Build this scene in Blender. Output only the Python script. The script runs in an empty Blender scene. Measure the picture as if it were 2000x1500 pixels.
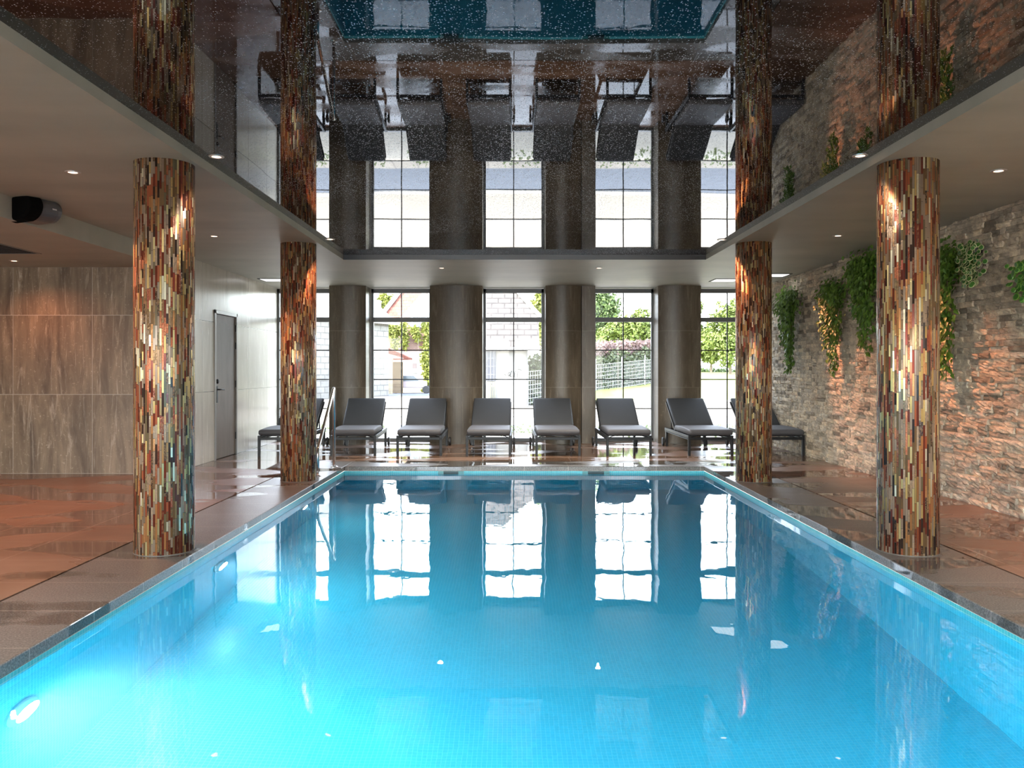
import bpy, math, random
from mathutils import Vector, Matrix, noise
random.seed(7)
R = math.radians
scene = bpy.context.scene
COL = scene.collection
F = 1600.0            # focal length in pixels of the 2000 px wide frame
EYE = 1.264           # camera height

# ------------------------------------------------------------------ camera
cam_d = bpy.data.cameras.new('camera'); cam = bpy.data.objects.new('camera', cam_d); COL.objects.link(cam)
cam.location = (0, 0, EYE); cam.rotation_euler = (R(90), 0, 0)
cam_d.sensor_width = 36; cam_d.lens = 36 * F / 2000
cam_d.shift_y = -28 / 2000; cam_d.clip_end = 400
scene.camera = cam
# ------------------------------------------------------------------ world, sun, exposure
scene.view_settings.view_transform = 'Standard'; scene.view_settings.look = 'None'
scene.view_settings.exposure = 2.6; scene.view_settings.gamma = 1
scene.view_settings.use_curve_mapping = False
cy = scene.cycles
cy.use_denoising = True; cy.use_adaptive_sampling = True; cy.adaptive_threshold = 0.015
cy.max_bounces = 10; cy.diffuse_bounces = 4; cy.glossy_bounces = 5; cy.transmission_bounces = 6
cy.transparent_max_bounces = 12; cy.volume_bounces = 1
cy.caustics_reflective = False; cy.caustics_refractive = False
cy.sample_clamp_indirect = 6; cy.sample_clamp_direct = 0; cy.blur_glossy = 0.5
w = bpy.data.worlds.new('sky'); scene.world = w; w.use_nodes = True
wn = w.node_tree.nodes; wl = w.node_tree.links
bg = wn['Background']
sky = wn.new('ShaderNodeTexSky'); sky.sky_type = 'NISHITA'; sky.sun_disc = False
sky.sun_elevation = R(48); sky.sun_rotation = R(243); sky.dust_density = 1.0; sky.air_density = 1.0
hs = wn.new('ShaderNodeHueSaturation'); hs.inputs['Saturation'].default_value = 0.45
wl.new(sky.outputs[0], hs.inputs['Color']); wl.new(hs.outputs[0], bg.inputs[0]); bg.inputs[1].default_value = 0.56
sd = bpy.data.lights.new('sun', 'SUN'); sun = bpy.data.objects.new('sun', sd); COL.objects.link(sun)
sd.energy = 3.2; sd.color = (1, .92, .76); sd.angle = R(1.0)
sun.rotation_euler = Vector((0.85, 0.50, -0.90)).to_track_quat('-Z', 'Y').to_euler()
sun.location = (0, -10, 20)

def portal(name, loc, sx, sy, rot):
    d = bpy.data.lights.new(name, 'AREA'); d.shape = 'RECTANGLE'; d.size = sx; d.size_y = sy
    d.cycles.is_portal = True
    o = bpy.data.objects.new(name, d); COL.objects.link(o); o.location = loc; o.rotation_euler = rot
for k, cx in enumerate((-3.61, -1.95, .03, 1.965, 3.80)):
    portal('window_portal', (cx, 14.62, 1.35), 1.06, 2.66, (R(-90), 0, 0))
portal('window_portal', (-2.3, -3.25, 1.35), 13.0, 2.5, (R(90), 0, 0))

# ------------------------------------------------------------------ helpers
class MB:
    def __init__(s): s.v = []; s.f = []; s.m = []; s.c = []
    def add(s, vs, fs, mi=0, col=None):
        b = len(s.v); s.v += [tuple(x) for x in vs]
        for f in fs: s.f.append([b + i for i in f]); s.m.append(mi); s.c.append(col)
    def box(s, x0, x1, y0, y1, z0, z1, mi=0, M=None, col=None):
        vs = [Vector(p) for p in ((x0,y0,z0),(x1,y0,z0),(x1,y1,z0),(x0,y1,z0),(x0,y0,z1),(x1,y0,z1),(x1,y1,z1),(x0,y1,z1))]
        if M is not None: vs = [M @ v for v in vs]
        s.add(vs, [(0,3,2,1),(4,5,6,7),(0,1,5,4),(1,2,6,5),(2,3,7,6),(3,0,4,7)], mi, col)
    def bar(s, a, b, wx, wy, mi=0, up=(0,0,1)):
        a = Vector(a); b = Vector(b); d = b - a; L = d.length; d.normalize()
        u = Vector(up)
        if abs(d.dot(u)) > .98: u = Vector((0,1,0))
        x = d.cross(u).normalized(); y = x.cross(d).normalized()
        M = Matrix(((x.x,y.x,d.x,a.x),(x.y,y.y,d.y,a.y),(x.z,y.z,d.z,a.z),(0,0,0,1)))
        s.box(-wx/2, wx/2, -wy/2, wy/2, 0, L, mi, M)
    def tube(s, pts, r, seg=12, mi=0, cap=True):
        pts = [Vector(p) for p in pts]; n = len(pts); rr = r if isinstance(r, (list, tuple)) else [r]*n
        vs = []; fs = []; px = None
        for i, p in enumerate(pts):
            d = (pts[min(i+1,n-1)] - pts[max(i-1,0)]).normalized()
            if px is None:
                u = Vector((0,0,1)) if abs(d.z) < .9 else Vector((1,0,0)); px = d.cross(u).normalized()
            else: px = (px - d * px.dot(d)).normalized()
            py = d.cross(px)
            for k in range(seg):
                a = 2*math.pi*k/seg; vs.append(p + (px*math.cos(a) + py*math.sin(a))*rr[i])
        for i in range(n-1):
            for k in range(seg):
                fs.append((i*seg+k, i*seg+(k+1)%seg, (i+1)*seg+(k+1)%seg, (i+1)*seg+k))
        if cap: fs.append(tuple(range(seg))[::-1]); fs.append(tuple((n-1)*seg+k for k in range(seg)))
        s.add(vs, fs, mi)
    def lathe(s, prof, c=(0,0,0), seg=32, mi=0, M=None):
        vs = []; fs = []; n = len(prof)
        for r, z in prof:
            for k in range(seg):
                a = 2*math.pi*k/seg; v = Vector((c[0]+r*math.cos(a), c[1]+r*math.sin(a), c[2]+z)); vs.append(M @ v if M is not None else v)
        for i in range(n-1):
            for k in range(seg): fs.append((i*seg+k, i*seg+(k+1)%seg, (i+1)*seg+(k+1)%seg, (i+1)*seg+k))
        if prof[0][0] > 1e-5: fs.append(tuple(range(seg))[::-1])
        if prof[-1][0] > 1e-5: fs.append(tuple((n-1)*seg+k for k in range(seg)))
        s.add(vs, fs, mi)
    def prism(s, poly, axis_vec, mi=0):
        n = len(poly); a = [Vector(p) for p in poly]; b = [p + Vector(axis_vec) for p in a]
        s.add(a + b, [tuple(range(n))[::-1], tuple(range(n, 2*n))] + [(i, (i+1)%n, n+(i+1)%n, n+i) for i in range(n)], mi)
    def build(s, name, mats, parent=None, smooth=False, bevel=0, subsurf=0, kind=None):
        me = bpy.data.meshes.new(name); me.from_pydata(s.v, [], s.f)
        if not isinstance(mats, (list, tuple)): mats = [mats]
        for m in mats: me.materials.append(m)
        me.polygons.foreach_set('material_index', s.m)
        if any(c is not None for c in s.c):
            at = me.color_attributes.new('tint', 'FLOAT_COLOR', 'CORNER')
            for p in me.polygons:
                c = s.c[p.index] or (.5,.5,.5)
                for li in p.loop_indices: at.data[li].color = (c[0], c[1], c[2], 1)
        if smooth: me.polygons.foreach_set('use_smooth', [True]*len(me.polygons))
        me.update()
        o = bpy.data.objects.new(name, me); COL.objects.link(o)
        if parent is not None: o.parent = parent
        if bevel:
            b = o.modifiers.new('bevel', 'BEVEL'); b.width = bevel; b.segments = 2; b.limit_method = 'ANGLE'; b.angle_limit = R(40)
        if subsurf:
            b = o.modifiers.new('sub', 'SUBSURF'); b.levels = subsurf; b.render_levels = subsurf
        if kind: o['kind'] = kind
        return o

def tag(o, label, cat, group=None, kind=None):
    o['label'] = label; o['category'] = cat
    if group: o['group'] = group
    if kind: o['kind'] = kind
    return o
def empty(name, loc=(0,0,0), rz=0, label=None, cat=None, group=None):
    o = bpy.data.objects.new(name, None); COL.objects.link(o); o.location = loc; o.rotation_euler = (0,0,rz)
    o.empty_display_size = .1
    if label: tag(o, label, cat, group)
    return o
def copy_tree(o, parent=None):
    c = o.copy(); COL.objects.link(c); c.parent = parent
    for ch in [x for x in bpy.data.objects if x.parent == o]: copy_tree(ch, c)
    return c

class NT:
    def __init__(s, name):
        s.mat = bpy.data.materials.new(name); s.mat.use_nodes = True
        s.t = s.mat.node_tree; s.t.nodes.clear()
        s.out = s.t.nodes.new('ShaderNodeOutputMaterial')
    def n(s, typ, _p=None, **kw):
        nd = s.t.nodes.new('ShaderNode' + typ)
        for k, v in (_p or {}).items(): setattr(nd, k, v)
        for k, v in kw.items():
            key = int(k[1:]) if k[0] == 'i' and k[1:].isdigit() else k.replace('_', ' ')
            s.set(nd.inputs[key], v)
        return nd
    def set(s, sock, v):
        if hasattr(v, 'is_output') or isinstance(v, bpy.types.NodeSocket): s.t.links.new(v, sock)
        else:
            if isinstance(v, (tuple, list)) and len(v) == 3 and sock.type == 'RGBA': v = (*v, 1)
            sock.default_value = v
    def math(s, op, a, b=0.0, c=0.0):
        nd = s.n('Math', {'operation': op}, i0=a, i1=b)
        s.set(nd.inputs[2], c); return nd.outputs[0]
    def vec(s, src='Object'):
        return s.n('TexCoord').outputs[src]
    def sep(s, v):
        nd = s.n('SeparateXYZ', i0=v); return nd.outputs
    def comb(s, x=0.0, y=0.0, z=0.0): return s.n('CombineXYZ', i0=x, i1=y, i2=z).outputs[0]
    def mapv(s, v, scale=(1,1,1), loc=(0,0,0), rot=(0,0,0)):
        return s.n('Mapping', Vector=v, Location=loc, Rotation=rot, Scale=scale).outputs[0]
    def noise(s, v, scale=5, detail=4, rough=.5, dist=0.0):
        return s.n('TexNoise', Vector=v, Scale=scale, Detail=detail, Roughness=rough, Distortion=dist).outputs[0]
    def ramp(s, fac, stops, mode='LINEAR'):
        nd = s.n('ValToRGB', Fac=fac); cr = nd.color_ramp; cr.interpolation = mode
        while len(cr.elements) < len(stops): cr.elements.new(.5)
        for e, (p, c) in zip(cr.elements, stops):
            e.position = p; e.color = (c, c, c, 1) if isinstance(c, (int, float)) else (*c, 1)
        return nd.outputs[0]
    def mix(s, f, a, b, mode='MIX'):
        nd = s.n('Mix', {'data_type': 'RGBA', 'blend_type': mode})
        s.set(nd.inputs[0], f); s.set(nd.inputs[6], a); s.set(nd.inputs[7], b); return nd.outputs[2]
    def mixf(s, f, a, b):
        nd = s.n('Mix', {'data_type': 'FLOAT'}); s.set(nd.inputs[0], f); s.set(nd.inputs[2], a); s.set(nd.inputs[3], b); return nd.outputs[0]
    def bump(s, h, strength=.3, dist=.01, normal=None):
        nd = s.n('Bump', Height=h, Strength=strength, Distance=dist)
        if normal is not None: s.set(nd.inputs['Normal'], normal)
        return nd.outputs[0]
    def bsdf(s, color=(.5,.5,.5), rough=.5, metal=0.0, normal=None, ior=1.5, spec=.5, **kw):
        nd = s.n('BsdfPrincipled', Base_Color=color, Roughness=rough, Metallic=metal, IOR=ior)
        s.set(nd.inputs['Specular IOR Level'], spec)
        if normal is not None: s.set(nd.inputs['Normal'], normal)
        for k, v in kw.items(): s.set(nd.inputs[k.replace('_', ' ')], v)
        s.t.links.new(nd.outputs[0], s.out.inputs[0]); return nd
    def surf(s, sh): s.t.links.new(sh, s.out.inputs[0]); return s.mat
    # a joint mask: 1 on the joints of a grid with the given pitch
    def joint(s, coord, pitch, off=0.0, wd=.004):
        a = s.math('DIVIDE', s.math('SUBTRACT', coord, off), pitch)
        fr = s.math('FRACT', a)
        d = s.math('MINIMUM', fr, s.math('SUBTRACT', 1.0, fr))
        return s.math('LESS_THAN', d, wd / pitch / 2)

def simple(name, color, rough=.5, metal=0.0, var=.08, scale=8, bump=0.0, spec=.5):
    m = NT(name); v = m.vec()
    nz = m.noise(v, scale, 3)
    c = m.mix(nz, tuple(x*(1-var) for x in color), tuple(min(1, x*(1+var)) for x in color))
    nrm = m.bump(m.noise(v, scale*6, 3), .3, bump) if bump else None
    m.bsdf(c, rough, metal, nrm, spec=spec); return m.mat
def emit(name, color, st):
    m = NT(name); return m.surf(m.n('Emission', Color=color, Strength=st).outputs[0])

# ------------------------------------------------------------------ materials
def mat_plaster():
    m = NT('ceiling_plaster'); v = m.vec()
    n1 = m.noise(m.mapv(v, (.25, 1.6, 1)), 1.3, 5, .55); n2 = m.noise(v, 2.2, 4)
    c = m.ramp(m.mixf(.4, n1, n2), [(.3, (.37,.37,.31)), (.52, (.45,.445,.375)), (.75, (.53,.51,.43))])
    m.bsdf(c, .48, normal=m.bump(n1, .1, .01), spec=.5); return m.mat
def mat_gloss():
    m = NT('gloss_ceiling_film'); v = m.vec()
    vo = m.n('TexVoronoi', {'feature': 'F1'}, Vector=v, Scale=88.0, Randomness=1.0)
    rnd = m.n('SeparateColor', i0=vo.outputs['Color']).outputs[0]
    size = m.math('MULTIPLY', rnd, .42)
    n1 = m.noise(v, .55, 2)
    area = m.ramp(n1, [(.30, .45), (.62, 1.0)])
    drop = m.math('LESS_THAN', vo.outputs['Distance'], m.math('MULTIPLY', size, area))
    h = m.math('MAXIMUM', m.math('SUBTRACT', size, vo.outputs['Distance']), 0.0)
    wav = m.noise(m.mapv(v, (.8, .5, 1)), 1.5, 2)
    nb = m.bump(wav, .10, .01)
    a = m.n('BsdfPrincipled', Base_Color=(.006,.007,.010,1), Roughness=.015, IOR=1.55, Normal=nb)
    b = m.n('BsdfPrincipled', Base_Color=(.55,.57,.62,1), Roughness=.34, Metallic=.5, IOR=1.5)
    mx = m.n('MixShader', i0=drop, i1=a.outputs[0], i2=b.outputs[0])
    return m.surf(mx.outputs[0])
def mat_travertine(name, dark, mid, light, vein, along='x', off=0.0, rough=.35, joints=True, vj=True, jc=(.42,.38,.32)):
    m = NT(name); v = m.vec(); x, y, z = m.sep(v)
    a = x if along == 'x' else y
    tile = m.math('FLOOR', m.math('DIVIDE', m.math('SUBTRACT', a, off), .963))
    row = m.math('FLOOR', m.math('DIVIDE', z, .963))
    shift = m.math('MULTIPLY', m.math('ADD', m.math('MULTIPLY', tile, 3.7), m.math('MULTIPLY', row, 7.3)), 1.0)
    p = m.comb(m.math('ADD', a, shift), shift, z)
    s1 = m.noise(m.mapv(p, (2.6, 1, .42)), 1.9, 8, .66, .9)
    s2 = m.noise(m.mapv(p, (7, 1, .7)), 1.9, 8, .72, 1.3)
    s3 = m.noise(m.mapv(p, (1, 1, 1)), 34, 4, .7)
    c = m.ramp(s1, [(.32, dark), (.5, mid), (.68, light)])
    c = m.mix(m.ramp(s2, [(.55, 0.0), (.72, .75)]), c, vein)
    c = m.mix(m.math('MULTIPLY', m.ramp(s3, [(.60, 0.0), (.72, .55)]), m.ramp(s1, [(.4, .2), (.6, 1.0)])), c, tuple(min(1, q*1.25) for q in vein))
    if joints:
        j = m.joint(z, .963, 0, .006)
        if vj: j = m.math('MAXIMUM', j, m.joint(a, .963, off, .005))
        c = m.mix(j, c, jc)
    m.bsdf(c, m.mixf(s2, rough, rough+.15), normal=m.bump(s2, .12, .004), spec=.5); return m.mat
def wet_floor(name, cols, grout, px, py, offx, offy, speck=0.0, base_rough=.30, wet_lo=.50, wet_hi=.56, bumpd=.002, far_wet=True):
    m = NT(name); v = m.vec(); x, y, z = m.sep(v)
    n1 = m.noise(m.mapv(v, (1, 2.3, 1)), 1.1, 5, .5, .5); n2 = m.noise(v, 5, 5, .6); n3 = m.noise(v, 105, 3, .7)
    c = m.ramp(m.mixf(.25, n1, n2), [(.28, cols[0]), (.5, cols[1]), (.74, cols[2])])
    if speck: c = m.mix(m.math('MULTIPLY', m.ramp(n3, [(.42, 0.0), (.64, 1.0)]), speck), c, tuple(q*2.1 for q in cols[2]))
    wn_ = m.noise(m.mapv(v, (.8, 1.7, 1), (3.3, 1.7, 0)), 1.0, 3, .4, .2)
    wetb = m.n('MapRange', Value=y, i1=6.5, i2=11.5, i3=0.0, i4=.05).outputs[0] if far_wet else 0.0
    wv = m.math('ADD', wn_, wetb)
    wet = m.ramp(wv, [(wet_lo, 0.0), (wet_hi, 1.0)])
    c = m.mix(m.math('MULTIPLY', wet, .45), c, tuple(q*.55 for q in cols[0]))
    j = m.math('MAXIMUM', m.joint(x, px, offx, .006), m.joint(y, py, offy, .006))
    c = m.mix(m.math('MULTIPLY', j, .8), c, grout)
    rough = m.mixf(wet, m.mixf(n2, base_rough-.06, base_rough+.08), .035)
    m.bsdf(c, rough, normal=m.bump(m.mixf(.5, n2, n3), m.math('MULTIPLY', .5, m.math('SUBTRACT', 1.0, wet)), bumpd), spec=.55, ior=1.5); return m.mat
def mat_mosaic():
    m = NT('glass_stick_mosaic'); v = m.vec(); x, y, z = m.sep(v)
    N = 90.0
    u = m.math('MULTIPLY', m.math('ADD', m.math('DIVIDE', m.math('ARCTAN2', y, x), 2*math.pi), .5), N)
    iu = m.math('FLOOR', u); fu = m.math('FRACT', u)
    inf = m.n('ObjectInfo').outputs['Random']
    iu2 = m.math('ADD', iu, m.math('MULTIPLY', inf, 977.0))
    w1 = m.n('TexWhiteNoise', {'noise_dimensions': '1D'}, W=iu2)
    ln = m.math('ADD', .06, m.math('MULTIPLY', w1.outputs[0], .115))
    off = m.math('MULTIPLY', m.n('SeparateColor', i0=w1.outputs[1]).outputs[1], 9.0)
    vv = m.math('ADD', m.math('DIVIDE', z, ln), off)
    iv = m.math('FLOOR', vv); fv = m.math('FRACT', vv)
    cell = m.n('TexWhiteNoise', {'noise_dimensions': '2D'}, Vector=m.comb(iu2, iv, 0.0))
    rv = cell.outputs[0]; rc = cell.outputs[1]
    stops = [(0, (.035,.018,.013)), (.10, (.17,.03,.015)), (.22, (.22,.125,.055)), (.34, (.27,.19,.13)), (.47, (.42,.11,.045)),
             (.56, (.13,.10,.05)), (.62, (.55,.25,.09)), (.72, (.31,.235,.17)), (.82, (.66,.46,.17)), (.89, (.80,.68,.33)), (.94, (.90,.84,.62)), (.975, (.30,.05,.03))]
    col = m.ramp(rv, stops, 'CONSTANT')
    met = m.ramp(rv, [(0, .1), (.10, .4), (.34, .15), (.47, .45), (.56, .1), (.62, .55), (.72, .2), (.82, .6), (.975, .4)], 'CONSTANT')
    wave = m.noise(m.mapv(v, (1, 1, .6)), 75, 3, .6, 1.5)
    shiny = m.ramp(m.n('SeparateColor', i0=rc).outputs[2], [(0, 0.0), (.62, 1.0)], 'CONSTANT')
    col = m.mix(m.math('MULTIPLY', m.math('MULTIPLY', shiny, m.ramp(wave, [(.45, 0.0), (.6, 1.0)])), .6), col, m.mix(.5, col, (.75,.45,.22)))
    gu = m.math('LESS_THAN', m.math('MINIMUM', fu, m.math('SUBTRACT', 1.0, fu)), .055)
    gv = m.math('LESS_THAN', m.math('MULTIPLY', m.math('MINIMUM', fv, m.math('SUBTRACT', 1.0, fv)), ln), .0012)
    g = m.math('MAXIMUM', gu, gv)
    col = m.mix(g, col, (.035,.028,.022))
    geo = m.n('NewGeometry').outputs['Normal']
    rnd = m.n('VectorMath', {'operation': 'SUBTRACT'}, i0=rc, i1=(.5,.5,.5)).outputs[0]
    rnd = m.n('VectorMath', {'operation': 'MULTIPLY'}, i0=rnd, i1=(.40,.40,.20)).outputs[0]
    nn = m.n('VectorMath', {'operation': 'NORMALIZE'}, i0=m.n('VectorMath', {'operation': 'ADD'}, i0=geo, i1=rnd).outputs[0]).outputs[0]
    nb = m.bump(m.math('MULTIPLY', wave, shiny), .8, .006, nn)
    rough = m.mixf(g, m.mixf(m.n('SeparateColor', i0=rc).outputs[0], .20, .42), .8)
    m.bsdf(col, rough, m.math('MULTIPLY', met, m.math('SUBTRACT', 1.0, g)), nb, ior=1.5, spec=.6); return m.mat
def mat_poolmosaic():
    m = NT('pool_mosaic_tiles'); v = m.vec(); x, y, z = m.sep(v)
    nrm = m.n('NewGeometry').outputs['Normal']; nx, ny, nz = m.sep(nrm)
    P = .025
    jx = m.joint(x, P, 0, .003); jy = m.joint(y, P, 0, .003); jz = m.joint(z, P, -.06, .003)
    ax = m.math('LESS_THAN', m.math('ABSOLUTE', nx), .5); ay = m.math('LESS_THAN', m.math('ABSOLUTE', ny), .5); az = m.math('LESS_THAN', m.math('ABSOLUTE', nz), .5)
    j = m.math('MAXIMUM', m.math('MAXIMUM', m.math('MULTIPLY', jx, ax), m.math('MULTIPLY', jy, ay)), m.math('MULTIPLY', jz, az))
    cellv = m.n('VectorMath', {'operation': 'FLOOR'}, i0=m.mapv(v, (40, 40, 40), (0, 0, 2.4+.001))).outputs[0]
    r = m.n('TexWhiteNoise', {'noise_dimensions': '3D'}, Vector=cellv).outputs[0]
    c = m.mix(r, (.05,.60,.74), (.09,.68,.82))
    c = m.mix(j, c, (.35,.80,.88))
    m.bsdf(c, .3, spec=.3); return m.mat
def mat_water():
    m = NT('pool_water'); v = m.vec()
    n1 = m.noise(m.mapv(v, (1, .55, 1)), 1.4, 2, .5, .3); n2 = m.noise(m.mapv(v, (1, .7, 1)), 7, 2)
    h = m.math('ADD', n1, m.math('MULTIPLY', n2, .10))
    nb = m.bump(h, 1.0, .0045)
    g = m.n('BsdfGlass', Color=(1,1,1,1), Roughness=0.0, IOR=1.333, Normal=nb)
    va = m.n('VolumeAbsorption', Color=(.08,.87,.97,1), Density=.36); vs = m.n('VolumeScatter', Color=(.5,.85,1,1), Density=.15, Anisotropy=.2)
    ad = m.n('AddShader', i0=va.outputs[0], i1=vs.outputs[0])
    m.t.links.new(ad.outputs[0], m.out.inputs['Volume'])
    return m.surf(g.outputs[0])
def mat_glass():
    m = NT('window_glass')
    fr = m.n('Fresnel', IOR=1.33).outputs[0]
    t = m.n('BsdfTransparent', Color=(.97,.985,.98,1)); g = m.n('BsdfGlossy', Roughness=0.0, Color=(1,1,1,1))
    return m.surf(m.n('MixShader', i0=fr, i1=t.outputs[0], i2=g.outputs[0]).outputs[0])
def mat_stone():
    m = NT('split_face_stone'); v = m.vec()
    at = m.n('Attribute', {'attribute_name': 'tint'}).outputs['Color']
    n1 = m.noise(v, 14, 5, .65); n2 = m.noise(m.mapv(v, (1, 1, 3)), 45, 4, .7)
    c = m.mix(1.0, at, m.ramp(n1, [(.3, (.62,.60,.58)), (.7, (1.25,1.2,1.12))]), 'MULTIPLY')
    c = m.mix(m.ramp(n2, [(.28, .5), (.45, 0.0)]), c, (.14,.11,.085))
    m.bsdf(c, .78, normal=m.bump(m.mixf(.5, n1, n2), .8, .018), spec=.3); return m.mat
def mat_fabric(name, c, dark=.7):
    m = NT(name); v = m.vec(); n1 = m.noise(v, 380, 2); n2 = m.noise(v, 5, 3)
    cc = m.mix(m.mixf(.5, n1, n2), tuple(q*dark for q in c), c)
    m.bsdf(cc, .62, normal=m.bump(m.mixf(.6, n1, n2), .3, .003), spec=.45); return m.mat
def mat_leaf(name, a, b, rough=.4, trans=0.0):
    m = NT(name); v = m.vec(); n1 = m.noise(v, 7, 2)
    g = m.n('NewGeometry').outputs['Random Per Island']
    c = m.mix(m.mixf(.55, n1, g), a, b)
    p = m.bsdf(c, rough, spec=.5)
    if trans:
        tl = m.n('BsdfTranslucent', Color=c); mx = m.n('MixShader', i0=trans, i1=p.outputs[0], i2=tl.outputs[0]); m.surf(mx.outputs[0])
    return m.mat
def mat_brick(name, a, b, mortar, bw, bh, coord='x', rough=.85, msize=.012):
    m = NT(name); v = m.vec(); x, y, z = m.sep(v)
    p = m.comb(x if coord == 'x' else y, z, 0.0)
    br = m.n('TexBrick', Vector=p, Color1=(*a,1), Color2=(*b,1), Mortar=(*mortar,1), Scale=1.0)
    br.inputs['Mortar Size'].default_value = msize; br.inputs['Brick Width'].default_value = bw; br.inputs['Row Height'].default_value = bh
    c = m.mix(.35, br.outputs[0], m.ramp(m.noise(v, 3, 5, .7), [(.3, tuple(q*.7 for q in a)), (.7, tuple(min(1,q*1.2) for q in b))]))
    m.bsdf(c, rough, normal=m.bump(br.outputs[1], -.5, .01), spec=.2); return m.mat

M_ceil = mat_plaster(); M_gloss = mat_gloss()
M_trav = mat_travertine('travertine_brown', (.075,.047,.026), (.165,.115,.07), (.27,.20,.13), (.56,.48,.38), 'x', -4.14, .35)
M_trav_side = mat_travertine('travertine_side', (.56,.53,.46), (.62,.59,.52), (.68,.65,.58), (.72,.69,.63), 'y', 9.96+.02, .18, jc=(.06,.055,.05))
M_trav_pil = mat_travertine('travertine_pillar', (.065,.05,.034), (.10,.08,.056), (.14,.114,.082), (.27,.225,.175), 'x', 0, .35, vj=False, jc=(.22,.19,.15))
M_floor = wet_floor('wet_stone_floor', [(.15,.085,.055), (.225,.135,.09), (.30,.195,.14)], (.42,.33,.27), .60, .575, -2.79, 3.718)
M_cope = wet_floor('granite_coping', [(.065,.06,.055), (.095,.088,.08), (.13,.122,.113)], (.45,.39,.34), 50.0, .575, -30.0, 3.718, speck=.95, wet_lo=.53, wet_hi=.57, bumpd=.003)
M_cope_far = wet_floor('granite_coping_far', [(.065,.06,.055), (.095,.088,.08), (.13,.122,.113)], (.45,.39,.34), .575, 50.0, .16, -30.0, speck=.8, wet_lo=.56, wet_hi=.6)
M_mosaic = mat_mosaic(); M_pool = mat_poolmosaic(); M_water = mat_water(); M_glass = mat_glass(); M_stone = mat_stone()
M_black = simple('black_rubber', (.012,.012,.013), .5)
M_dark = simple('dark_gap', (.01,.01,.01), .8)
M_frame = simple('window_frame_grey', (.11,.115,.115), .42, 0, .06)
M_metal = simple('anthracite_metal', (.018,.019,.021), .38, 0, .05, spec=.2)
M_steel = simple('polished_steel', (.66,.66,.67), .2, 1.0, .03)
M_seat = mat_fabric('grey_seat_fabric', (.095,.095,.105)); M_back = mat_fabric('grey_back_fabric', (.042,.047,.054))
M_door = mat_travertine('door_veneer', (.16,.125,.10), (.20,.16,.13), (.23,.185,.15), (.27,.22,.18), 'y', 0, .5, joints=False)
M_dframe = simple('door_frame_metal', (.26,.25,.235), .3, .3)
M_white = simple('white_render', (.36,.355,.34), .8, 0, .12, 3, .01)
M_offw = simple('white_lacquer', (.55,.55,.54), .4)
M_leaf = mat_leaf('ivy_leaves', (.02,.075,.008), (.15,.28,.025), .5)
M_leaf2 = mat_leaf('variegated_leaf', (.02,.09,.015), (.06,.20,.03), .35); M_leafedge = simple('cream_leaf_edge', (.50,.55,.28), .45)
M_stem = simple('stem_brown', (.10,.07,.035), .8)
M_tree = mat_leaf('tree_leaves', (.04,.07,.012), (.16,.20,.035), .6, .35)
M_treed = mat_leaf('dark_tree_leaves', (.02,.045,.01), (.10,.15,.035), .6, .3)
M_yell = mat_leaf('yellow_green_leaves', (.07,.09,.01), (.22,.24,.04), .6, .35)
M_hedge = mat_leaf('hedge_leaves', (.018,.028,.016), (.10,.12,.06), .6, .2)
M_purple = mat_leaf('purple_hedge_leaves', (.06,.035,.035), (.18,.12,.115), .6, .3)
M_trunk = simple('tree_bark', (.13,.10,.07), .9)

# ------------------------------------------------------------------ dimensions
PX0, PX1, PY0, PY1 = -2.19, 2.51, 0.9, 10.70          # pool opening
CX0, CX1, CY0, CY1 = -2.79, 3.10, 0.3, 11.30          # outer edge of the coping
WL, WR, WY = -4.14, 4.33, 14.47
YB = -3.1; ALX = -9.0; ALY = 9.96
H = 2.70; HM = 2.765; HL = 2.51; WZ = -.09

# ------------------------------------------------------------------ floor, coping, pool
b = MB(); G = .014
def slab(b, x0, x1, y0, y1, z1=0.0, th=.06): b.box(x0, x1, y0, y1, z1-th, z1)
slab(b, ALX, CX0-G, YB, ALY); slab(b, WL, CX0-G, ALY, WY+.25); slab(b, CX1+G, WR, YB, WY+.25)
slab(b, CX0-G, CX1+G, CY1+G, WY+.25); slab(b, CX0-G, CX1+G, YB, CY0-G)
floor = b.build('floor', M_floor, kind='structure')
b = MB()
b.box(CX0-G, CX0, CY0-G, CY1+G, -.06, -.022); b.box(CX1, CX1+G, CY0-G, CY1+G, -.06, -.022)
b.box(CX0-G, CX1+G, CY1, CY1+G, -.06, -.022); b.box(CX0-G, CX1+G, CY0-G, CY0, -.06, -.022)
b.build('trim_1', M_dark, kind='structure')

pool = empty('swimming_pool', ((PX0+PX1)/2, (PY0+PY1)/2, 0), 0, 'long indoor swimming pool with blue mosaic tiles and grey stone rim', 'swimming pool')
def local(bld, root):
    L = root.location; bld.v = [(x-L.x, y-L.y, z-L.z) for x, y, z in bld.v]; return bld
def shifted(mat_fn, *a, **k): return mat_fn(*a, **k)
def world_coords(mat, L):
    # object coordinates of a part are local: add the root's position so patterns keep their place
    nt = mat.node_tree
    for tc in [n for n in nt.nodes if n.type == 'TEX_COORD']:
        links = [l for l in nt.links if l.from_node == tc]
        if not links: continue
        add = nt.nodes.new('ShaderNodeVectorMath'); add.operation = 'ADD'; add.inputs[1].default_value = tuple(L)
        tgt = [l.to_socket for l in links]; src = links[0].from_socket
        for t in tgt: nt.links.new(add.outputs[0], t)
        nt.links.new(src, add.inputs[0])
for mt in (M_cope, M_cope_far, M_pool): world_coords(mt, pool.location)
b = MB()
lip = .006
b.box(CX0, PX0, CY0, CY1, -.06, 0); b.box(PX1, CX1, CY0, CY1, -.06, 0)
b.box(PX0, PX1, PY1, CY1, -.06, 0, 1); b.box(PX0, PX1, CY0, PY0, -.06, 0, 1)
local(b, pool).build('coping', [M_cope, M_cope_far], pool, bevel=.006)
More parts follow.
